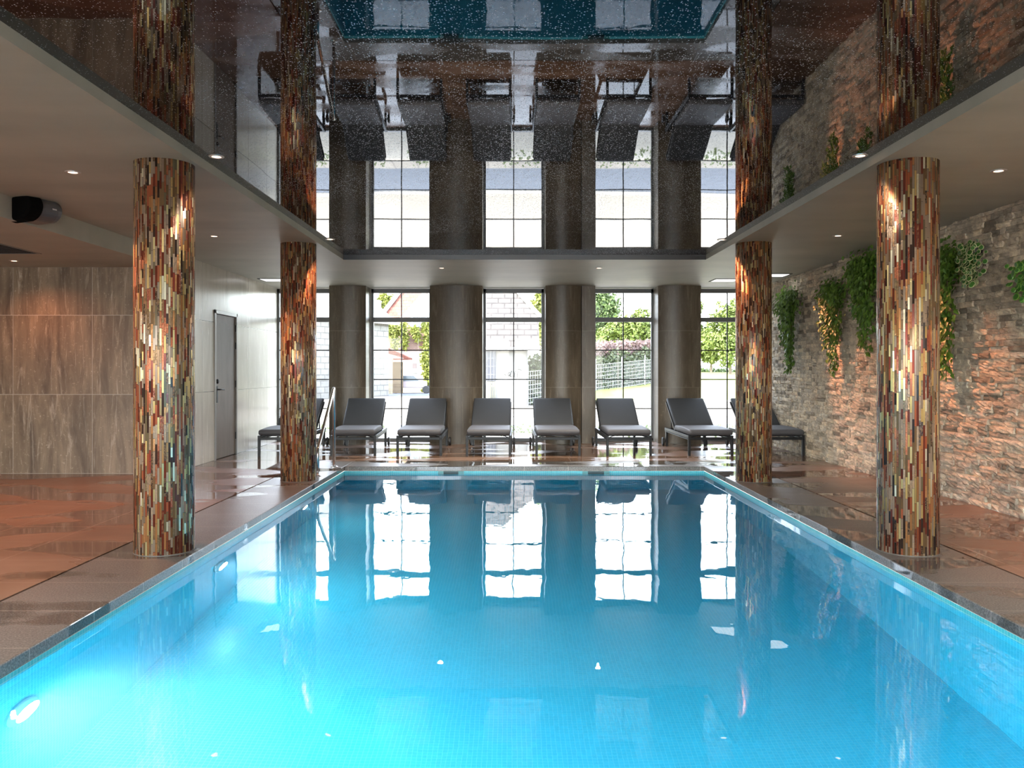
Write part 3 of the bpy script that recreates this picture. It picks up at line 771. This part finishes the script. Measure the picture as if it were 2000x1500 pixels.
def round_plant(y, zt, zb, wd, n, seed, label, mats, sz):
    rnd = random.Random(seed); r = empty('variegated_wall_plant', (WR-.05, y, zt), 0, label, 'wall plant')
    b = MB(); b.lathe([(.0, -.02), (.05, -.02), (.06, .05), (.055, .05)], (-.02, 0, -.08), 16); b.build('wall_pot', M_black, r)
    b = MB()
    for k in range(n):
        t = rnd.random(); pos = Vector((-.03-abs(rnd.gauss(0, .06)), rnd.gauss(0, .3)*wd*(1-.35*t), .0 - t*(zt-zb)))
        round_leaf(b, pos, Vector((-1, rnd.uniform(-.9,.3), rnd.uniform(-.4, .8))), rnd.uniform(.6, 1.1)*sz)
    b.build('foliage', mats, r)
    b = MB()
    for k in range(4): b.tube([(-.02, rnd.uniform(-.05,.05), 0), (-.08, rnd.uniform(-.1,.1), -(zt-zb)*.5), (-.05, rnd.uniform(-.1,.1), -(zt-zb)*.9)], .003, 5)
    b.build('stems', M_stem, r)
round_plant(7.52, 2.43, 2.03, .25, 260, 11, 'small round-leaved plant with cream leaf edges high on the stone wall', [M_leaf2, M_leafedge], .055)
round_plant(6.72, 2.16, 1.83, .26, 120, 12, 'bright green round-leaved plant cut by the right edge of the picture', [M_leaf2, simple('lime_leaf_edge', (.16,.34,.05), .4)], .06)

# ------------------------------------------------------------------ outdoors
def gx(px, d): return (px-1000)*d/F
def gz(py, d): return EYE + (722-py)*d/F
def P3(px, py, d): return Vector((gx(px, d), d, gz(py, d)))
M_pave = simple('pale_paving', (.19,.168,.135), .85, 0, .06, 2, .004)
M_kerb = mat_brick('kerb_stone', (.17,.16,.145), (.23,.215,.19), (.09,.085,.08), .5, .09)
M_lawn = simple('lawn_grass', (.15,.175,.03), .9, 0, .25, 25, .02)
M_bed = simple('planting_bed_gravel', (.40,.37,.31), .95, 0, .35, 14, .02)
M_asph = simple('blue_grey_asphalt', (.075,.088,.11), .9, 0, .3, 8)
M_barn = mat_brick('old_pale_stone', (.16,.157,.145), (.24,.232,.213), (.07,.067,.064), .55, .28, 'y', msize=.025)
M_slate = mat_brick('weathered_shingles', (.06,.054,.05), (.10,.086,.078), (.012,.012,.012), .5, .22, msize=.03)
M_redtile = mat_brick('red_roof_tiles', (.13,.045,.035), (.20,.085,.06), (.05,.02,.016), .28, .22)
M_pink = mat_brick('pink_brick', (.20,.115,.09), (.26,.16,.13), (.26,.235,.21), .22, .075)
M_timber = mat_brick('timber_gate', (.14,.10,.055), (.19,.135,.08), (.14,.10,.07), 3.0, .11)
M_winglass = simple('house_window_glass', (.10,.13,.15), .15)
b = MB(); b.box(-45, 45, WY+.25, 17.0, -.14, -.08, 0); b.box(-45, 45, 17.0, 17.6, -.14, -.06, 1)
b.build('ground', [M_bed, M_kerb], kind='structure')
b = MB(); b.box(-45, 45, 17.6, 110, -.16, -.1, 0); b.box(-45, 45, 17.62, 19.9, -.1, -.092, 1)
n_ = 24
for i in range(n_):     # gently curving pale kerb between road and paving
    xa = -12+24*i/n_; xb = -12+24*(i+1)/n_; ya = 19.9+.012*xa*xa; yb = 19.9+.012*xb*xb
    b.add([(xa,19.85,-.088),(xb,19.85,-.088),(xb,yb,-.088),(xa,ya,-.088)], [(0,1,2,3)], 1)
    b.add([(xa,ya,-.08),(xb,yb,-.08),(xb,yb+.35,-.08),(xa,ya+.35,-.08)], [(0,1,2,3)], 2)
b.box(-45, 45, 23.6, 23.75, -.1, -.085, 3)
b.build('ground_paving', [M_pave, M_asph, simple('pale_kerb', (.26,.245,.21), .8), simple('grey_gutter', (.11,.105,.095), .8)], kind='structure')
b = MB(); b.box(-45, 45, YB-45, YB-.25, -.16, -.06); b.build('ground_rear', simple('rear_paving', (.40,.385,.36), .8), kind='structure')
b = MB(); b.box(gx(700, 40), gx(840, 44), 42.5, 47, -.1, -.09); b.build('ground_lane', M_asph, kind='structure')
# low shrubs in the bed before the windows
rnd = random.Random(21)
M_bedleaf = mat_leaf('bed_leaves', (.10,.16,.05), (.32,.36,.20), .6, .2)
k = 0
for x, lab in ((-3.3, 'low grey-green shrub outside the leftmost window'), (-1.3, 'low shrub outside the window left of centre'), (.55, 'low shrub outside the central window'), (2.3, 'low shrub outside the lawn window'), (4.0, 'low shrub outside the rightmost window')):
    b = MB()
    for q in range(260):
        a = rnd.uniform(-.75, .75); c = rnd.uniform(-.5, .5); z = rnd.random()**.7*.16
        leaf_shape(b, (a, c, z), rdir(rnd), rdir(rnd), .07)
    b.box(-.02, .02, -.02, .02, -.09, .06)
    o = b.build('bed_shrub', M_bedleaf); o.location = (x, 16.1, 0); tag(o, lab, 'shrub', 'low shrubs in the bed outside the windows')
# kerb and lawn
b = MB(); b.box(4.2, 34, 29.3, 29.9, -.1, .15); o = b.build('low_stone_wall', M_kerb, bevel=.02); tag(o, 'low pale stone wall along the front of the lawn', 'wall')
b = MB(); nx, ny = 24, 24; vs = []
for j in range(ny+1):
    for i in range(nx+1):
        x = 3.2 + 31.8*i/nx if True else 0; y = 29.9 + 34*j/ny; vs.append((x, y, .10 + .033*(y-29.9) + .05*noise.noise(Vector((x*.2, y*.2, 0)))))
b.add(vs, [(j*(nx+1)+i, j*(nx+1)+i+1, (j+1)*(nx+1)+i+1, (j+1)*(nx+1)+i) for j in range(ny) for i in range(nx)])
b.build('ground_lawn', M_lawn, smooth=True, kind='structure')
b = MB(); b.box(8, 40, 61, 61.6, .7, gz(714, 61)); o = b.build('far_garden_wall', M_white); tag(o, 'low white garden wall at the far end of the lawn', 'wall')

# hedge with wire fence
def strip_leaves(b, p0, p1, zb0, zb1, h, th, n, size, rnd, top=0.0):
    for q in range(n):
        t = rnd.random(); c = Vector(p0).lerp(Vector(p1), t); zb = zb0+(zb1-zb0)*t
        z = zb + rnd.random()*h*(1+.08*math.sin(t*30)); pos = Vector((c.x+rnd.gauss(0, .06), c.y+rnd.uniform(-th, th), z))
        leaf_shape(b, pos, rdir(rnd)+Vector((0,-.6,.2)), rdir(rnd), size*rnd.uniform(.6, 1.3))
hp0, hp1 = (gx(1028, 31.3), 31.3), (gx(1330, 48), 48)
rnd = random.Random(5)
b = MB(); strip_leaves(b, (*hp0, 0), (*hp1, 0), -.05, .8, 1.75, .35, 9000, .16, rnd)
core = MB(); a0 = Vector((hp0[0], hp0[1]+.25, 0)); a1 = Vector((hp1[0], hp1[1]+.25, 0))
core.add([a0+Vector((0,0,-.1)), a1+Vector((0,0,.5)), a1+Vector((0,0,2.4)), a0+Vector((0,0,1.6)), a0+Vector((0,.3,-.1)), a1+Vector((0,.3,.5)), a1+Vector((0,.3,2.4)), a0+Vector((0,.3,1.6))], [(0,1,2,3), (4,7,6,5), (3,2,6,7), (0,4,5,1), (0,3,7,4), (1,5,6,2)])
hr = empty('garden_hedge', (*hp0, 0), 0, 'dark clipped hedge behind the wire fence beside the lawn', 'hedge')
local(b, hr).build('foliage', M_hedge, hr); local(core, hr).build('inner_branches', simple('hedge_inner', (.02,.022,.015), .9), hr)
b = MB()
for q in range(2600):
    t = .30+.7*rnd.random(); c = Vector((*hp0, 0)).lerp(Vector((*hp1, 0)), t); z0 = -.05+.85*t
    leaf_shape(b, (c.x, c.y+.5+rnd.uniform(-.4,.4), z0+1.5+rnd.random()*.75), rdir(rnd)+Vector((0,-.5,.3)), rdir(rnd), .2)
ph = b.build('purple_shrub', M_purple); tag(ph, 'row of pinkish purple shrub tops above the dark hedge', 'shrub', kind='stuff')
fr = empty('wire_fence', (hp0[0], hp0[1]-.4, 0), 0, 'pale wire mesh fence in front of the dark hedge', 'fence')
M_wire = simple('galvanised_wire', (.40,.42,.42), .5, .1)
f0 = Vector((hp0[0]+.05, hp0[1]-.45, 0)); f1 = Vector((hp1[0], hp1[1]-.6, 0)); fl = (f1-f0).length
b = MB(); nW = int(fl/.20)
for i in range(nW+1):
    t = i/nW; c = f0.lerp(f1, t); z0 = -.05+.85*t; b.bar((c.x, c.y, z0), (c.x, c.y, z0+1.25), .012, .012)
for j in range(8):
    z = .05+j*.17; b.bar((f0.x, f0.y, z-.05), (f1.x, f1.y, z+.8), .012, .012)
local(b, fr).build('mesh_panel', M_wire, fr)
for i in range(7):
    b = MB(); t = i/6; c = f0.lerp(f1, t); z0 = -.1+.85*t; b.box(c.x-.025, c.x+.025, c.y-.025, c.y+.025, z0, z0+1.55); local(b, fr).build('fence_post', M_wire, fr)

# pale stone barn at the left
ba = empty('stone_barn', (-9.5, 36, -.1), 0, 'long pale stone barn with a tiled roof seen through the left windows', 'barn')
A = Vector((-12.9, 29.3, 0)); B = Vector((-6.48, 43.0, 0)); dv = (B-A).normalized(); nv = Vector((-dv.y, dv.x, 0))
if nv.x > 0: nv = -nv
b = MB(); ez = 3.76
b.prism([A+Vector((0,0,-.1)), B+Vector((0,0,-.1)), B+Vector((0,0,ez)), A+Vector((0,0,ez))], nv*6)
local(b, ba).build('barn_wall', M_barn, ba)
b = MB(); rr0 = A - nv*.3 - dv*.3; rr1 = B - nv*.3 + dv*.3
b.prism([rr0+Vector((0,0,ez-.15)), rr1+Vector((0,0,ez-.15)), rr1+nv*3.3+Vector((0,0,ez+2.6)), rr0+nv*3.3+Vector((0,0,ez+2.6))], (0, 0, .16))
b.prism([rr0+nv*3.3+Vector((0,0,ez+2.6)), rr1+nv*3.3+Vector((0,0,ez+2.6)), rr1+nv*6.6+Vector((0,0,ez-.15)), rr0+nv*6.6+Vector((0,0,ez-.15))], (0, 0, .16))
local(b, ba).build('barn_roof', mat_brick('barn_roof_tiles', (.18,.165,.15), (.26,.24,.22), (.09,.08,.07), .3, .2, 'y'), ba)

# brick house with red roof behind the courtyard
ho = empty('brick_house', (gx(830, 50), 52, -.1), 0, 'red-roofed brick house with a white gable seen through the second window', 'house')
b = MB(); b.add([P3(743, 622, 52.5), P3(905, 622, 52.5), P3(930, 540, 56.5), P3(803, 545, 56.5)], [(0,1,2,3)])
n_ = len(b.v); b.add([Vector(v)+Vector((0,.12,-.12)) for v in b.v[:4]], [(3,2,1,0)])
local(b, ho).build('main_roof', M_redtile, ho)
b = MB(); b.bar(P3(740, 622, 52.3), P3(801, 543, 56.3), .28, .12); b.bar(P3(783, 627, 50.2), P3(873, 527, 50.2), .10, .34); local(b, ho).build('bargeboard', M_white, ho)
g = [P3(781, 785, 50), P3(930, 785, 50), P3(930, 600, 50), P3(872, 530, 50), P3(781, 628, 50)]
b = MB(); b.prism([Vector((p.x, p.y, p.z)) for p in g], (0, 5, 0)); local(b, ho).build('gable_wall', M_pink, ho)
b = MB(); b.prism([P3(752, 785, 52.6), P3(781, 785, 52.6), P3(781, 622, 52.6), P3(752, 622, 52.6)], (0, 3, 0)); local(b, ho).build('side_wall', M_pink, ho)
b = MB(); b.box(gx(783, 50), gx(929, 50), 49.93, 49.995, -.1, gz(686, 49.95)); local(b, ho).build('ground_floor_render', M_white, ho)
b = MB(); b.prism([P3(801, 640, 49.96), P3(929, 640, 49.96), P3(929, 601, 49.96), P3(872, 534, 49.96), P3(801, 612, 49.96)], (0, .03, 0)); local(b, ho).build('gable_render', M_white, ho)
for x0 in (806.5, 822):
    b = MB(); b.box(gx(x0-1.5, 49.9), gx(x0+12, 49.9), 49.82, 49.94, gz(638.5, 49.9), gz(606.5, 49.9))
    wf = local(b, ho).build('window', M_offw, ho)
    b = MB()
    for s in (0, 1): b.box(gx(x0+s*5.5, 49.8), gx(x0+s*5.5+4.6, 49.8), 49.79, 49.815, gz(636.5, 49.8), gz(608.5, 49.8))
    local(b, ho).build('window_pane', M_winglass, wf)
b = MB(); b.box(gx(732, 56), gx(740, 56), 56, 57, 2, gz(588, 56)); b.box(gx(731, 56), gx(741, 56), 55.9, 57.1, gz(588, 56), gz(586, 56)); local(b, ho).build('chimney', M_white, ho)

def ivy(pts, n, seed, label, size=.22, mat=None):
    rnd = random.Random(seed); b = MB()
    for q in range(n):
        px, py, rx, ry = rnd.choice(pts); a = rnd.gauss(0, .5); c = rnd.gauss(0, .5); d = 49.7-rnd.random()*.25
        p = P3(px+a*rx, py+c*ry, d); leaf_shape(b, p, rdir(rnd)+Vector((0,-1,.2)), rdir(rnd)+Vector((0,0,-.6)), size*rnd.uniform(.6, 1.3))
    root = P3(pts[0][0], pts[0][1], 49.6); r = empty('climbing_ivy', tuple(root), 0, label, 'ivy')
    local(b, r).build('foliage', mat or M_yell, r)
    b = MB(); q = [P3(a, c, 49.85) for a, c, _, _ in pts]; b.tube([q[0], q[-1]] if len(q) > 1 else [q[0], q[0]+Vector((0,0,-1))], .04, 6); local(b, r).build('stems', M_stem, r)
ivy([(763, 640, 8, 14), (769, 655, 8, 16), (776, 650, 8, 16), (788, 640, 6, 14), (791, 665, 5, 14), (770, 675, 6, 8), (809, 645, 7, 5), (815, 658, 4, 8)], 1500, 31, 'yellow-green ivy climbing over the brick wall left of the house window')
ivy([(832, 640, 8, 14), (834, 670, 7, 18), (832, 700, 8, 20), (835, 730, 7, 20), (833, 758, 8, 18), (836, 775, 7, 10)], 1700, 32, 'tall yellow-green ivy column beside the white courtyard wall')
# gate with little tiled roof
ga = empty('timber_gate', (gx(771, 46), 46, -.1), 0, 'slatted timber gate with a small tiled canopy beside the barn', 'gate')
b = MB(); b.box(gx(758, 46), gx(787, 46), 46, 46.1, -.05, gz(707, 46)); local(b, ga).build('gate_leaf', M_timber, ga)
b = MB(); b.box(gx(757, 46), gx(767, 46), 45.85, 46.0, -.1, gz(700, 46)); local(b, ga).build('gate_post', mat_brick('gate_pier', (.40,.33,.22), (.52,.44,.30), (.30,.26,.2), .5, .15), ga)
b = MB(); b.prism([P3(756, 678, 46), P3(800, 699, 46), P3(800, 703, 46), P3(756, 690, 46)], (0, 1.2, 0)); b.box(gx(768, 45.9), gx(799, 45.9), 45.8, 46.2, gz(703, 45.9), gz(700, 45.9)); local(b, ga).build('canopy', M_redtile, ga)
# notice board and car in the courtyard
nb = empty('framed_notice', (gx(809.5, 49.9), 49.9, gz(716, 49.9)), 0, 'grey framed notice on the white courtyard wall', 'notice board')
b = MB(); b.box(-.20, .20, -.03, .03, -.39, .39); b.build('frame', simple('notice_grey', (.32,.32,.33), .5), nb)
b = MB(); b.box(-.13, .15, -.04, -.031, -.10, .20); b.box(-.15, .15, -.04, -.031, -.30, -.20, 1); b.build('picture', [simple('notice_dark', (.12,.10,.10), .5), simple('notice_light', (.55,.55,.55), .5)], nb)
ca = empty('parked_car', (gx(803, 47.5), 47.5, -.1), 0, 'pale car parked before the white courtyard wall', 'car')
b = MB(); prof = [(-1.5, .32), (-1.5, .62), (-1.15, .72), (-.65, 1.05), (.35, 1.06), (.8, .74), (1.15, .66), (1.15, .32)]
b.prism([Vector((x*.75, -.75, z)) for x, z in prof], (0, 1.5, 0)); b.build('body', simple('car_paint', (.36,.31,.32), .3), ca, bevel=.05)
b = MB(); b.prism([Vector((x*.75, -.76, z)) for x, z in [(-1.05, .70), (-.66, 1.0), (.33, 1.01), (.75, .72)]], (0, 1.52, 0)); b.build('windows', M_winglass, ca)
for x in (-.8, .95):
    for y in (-.72, .72):
        b = MB(); b.lathe([(0, -.09), (.2, -.09), (.22, -.05), (.22, .05), (.2, .09), (0, .09)], seg=20, M=Matrix.Translation((x, y, .22)) @ Matrix.Rotation(R(90), 4, 'X')); b.build('wheel', M_black, ca)
# shingle-roofed cottage
co = empty('white_cottage', (gx(985, 31), 31, -.1), 0, 'white cottage with a weathered shingle roof seen through the central window', 'cottage')
b = MB(); b.box(gx(880, 30), gx(1029, 30), 30, 34.5, -.1, gz(681, 30)); local(b, co).build('cottage_wall', simple('cottage_render', (.17,.168,.16), .8, 0, .1, 2), co)
b = MB(); t0 = 29.6; t1 = 33.4
poly = [P3(870, 679, t0), P3(1054, 679, t0), P3(1052, 628, 31.1), P3(1056, 616, 31.5), P3(990, 545, t1), P3(870, 545, t1)]
b.add(poly, [tuple(range(6))]); b.add([p+Vector((0,.08,-.1)) for p in poly], [tuple(range(6))[::-1]])
n6 = 6
b.add(poly + [p+Vector((0,.08,-.1)) for p in poly], [(i, 6+i, 6+(i+1) % 6, (i+1) % 6) for i in range(6)])
local(b, co).build('shingle_roof', M_slate, co)
b = MB(); b.bar(P3(1056, 618, 31.35), P3(988, 545, 33.25), .16, .06); local(b, co).build('verge_board', M_offw, co)
b = MB(); b.box(gx(870, t0), gx(1054, t0), t0-.06, t0+.02, gz(683, t0), gz(677.5, t0)); local(b, co).build('gutter', M_offw, co)
b = MB(); b.box(gx(949, 29.95), gx(968, 29.95), 29.93, 29.99, gz(744, 29.95), gz(682, 29.95)); wf = local(b, co).build('window', simple('cottage_window', (.035,.04,.055), .3), co)
b = MB()
for i in range(3): b.box(gx(951+i*6.5, 29.9), gx(952+i*6.5, 29.9), 29.90, 29.925, gz(743, 29.9), gz(683, 29.9))
for i in range(3): b.box(gx(949.5, 29.9), gx(967.5, 29.9), 29.90, 29.925, gz(700+i*16, 29.9), gz(699+i*16, 29.9))
local(b, co).build('window_bars', simple('window_bar_grey', (.13,.13,.14), .5), wf)
b = MB()
for i in range(5): b.box(gx(950+i*4, 29.9), gx(951.2+i*4, 29.9), 29.88, 29.92, -.1, gz(746, 29.9))
local(b, co).build('slatted_screen', simple('olive_slats', (.07,.07,.04), .6), co)
b = MB(); b.box(gx(1028.5, 29.9), gx(1031, 29.9), 29.86, 29.98, -.1, gz(681, 29.9)); local(b, co).build('corner_post', simple('post_grey', (.06,.062,.062), .6), co)
# handwritten lettering on the cottage wall, drawn as painted strokes
sg = MB(); ds = 29.97
def stroke(pts, r_=.012): sg.tube([P3(970+x/25, 690+y/25, ds) for x, y in pts], r_, 5)
stroke([(360,1010),(420,1050),(480,1075)], .014); stroke([(400,930),(470,880),(580,850)], .006)
stroke([(650,930),(590,950),(555,1020),(555,1100),(590,1110),(650,1040),(690,960),(740,850)], .014); stroke([(690,960),(650,1090),(690,1130),(730,1130)], .013)
stroke([(805,870),(840,980),(800,1160)], .012); stroke([(900,880),(960,900)], .010); stroke([(880,920),(860,1100),(900,1190),(950,1160)], .008)
stroke([(1080,380),(1060,740)], .006); stroke([(1020,790),(1130,780),(1190,830),(1240,850)], .010)
stroke([(1050,870),(1010,1000),(1000,1150),(1050,1200),(1110,1190),(1150,1130)], .011)
so = sg.build('wall_lettering', simple('lettering_grey', (.02,.02,.02), .6)); tag(so, 'grey handwritten lettering on the white cottage wall', 'lettering')
so.parent = None

# trees
def tree(px, d, ytop, ybot, wpx, n, seed, label, mat, size=.35, zg=None):
    rnd = random.Random(seed); cx = gx(px, d); zt = gz(ytop, d); zb = gz(ybot, d); zg = (zg if zg is not None else -.1 if d > 63 else (.10+.033*max(0, d-29.9) if cx > 3 else -.1))
    r = empty('broadleaf_tree', (cx, d, zg), 0, label, 'tree', 'trees in the grounds beyond the windows'); wd = wpx*d/F
    b = MB(); blobs = []
    for k in range(34):
        v = rdir(rnd)*rnd.uniform(.25, .95); blobs.append((Vector((v.x*wd*.42, v.y*wd*.3, (zt+zb)/2 - zg + v.z*(zt-zb)*.36)), rnd.uniform(.13, .28)))
    for q in range(int(n*2.2)):
        c, s_ = rnd.choice(blobs); v = rdir(rnd)*rnd.uniform(.75, 1.0)
        p = c + Vector((v.x*wd*s_*.8, v.y*wd*s_*.7, v.z*(zt-zb)*s_*.7)); leaf_shape(b, p, v+rdir(rnd)*.6+Vector((0,0,.3)), rdir(rnd), size*rnd.uniform(.4, 1.0))
    b.build('crown', mat, r)
    b = MB(); b.tube([(0,0,-.1), (.05,0,(zb-zg)*.6), (0,0,max(.5, (zt+zb)/2-zg))], [wd*.035, wd*.028, wd*.012], 8)
    for k in range(5):
        a = rdir(rnd); b.tube([(0,0,max(.4, (zb-zg)*.7)), (a.x*wd*.25, a.y*wd*.2, max(.5, (zt+zb)/2-zg))], [wd*.015, wd*.006], 6)
    b.build('trunk', M_trunk, r)
tree(748, 66, 560, 640, 55, 2200, 41, 'yellow-green tree rising behind the red-roofed house', M_yell)
tree(1058, 44, 545, 690, 62, 2600, 42, 'yellow-green tree behind the right end of the cottage roof', M_yell, .26)
tree(1172, 72, 530, 700, 110, 3200, 43, 'dull green tree at the left of the lawn window', M_treed, .4)
tree(1225, 60, 578, 735, 150, 5200, 44, 'big bright green rounded tree filling the lawn window', M_tree)
tree(1330, 60, 570, 700, 130, 3500, 45, 'bright green tree hidden mostly behind the right pillar', M_tree)
tree(1425, 56, 555, 735, 110, 4200, 46, 'light green tree filling the rightmost window', M_tree, .3)
tree(1388, 58, 625, 735, 90, 2400, 47, 'lower bushy tree left in the rightmost window', M_tree, .3)
tree(1490, 60, 540, 712, 100, 3000, 48, 'green tree behind the back right column', M_tree)
tree(1120, 62, 560, 690, 80, 2400, 49, 'green tree behind the pillar right of the centre', M_treed)
b = MB(); rnd = random.Random(60)
for q in range(2600):
    p = Vector((rnd.uniform(12, 34), 60+rnd.uniform(-.4,.4), 1.0+rnd.random()*.28)); leaf_shape(b, p, rdir(rnd)+Vector((0,-.5,.3)), rdir(rnd), .2)
o = b.build('low_border_hedge', M_treed); tag(o, 'thin low hedge along the white wall beyond the lawn', 'hedge')
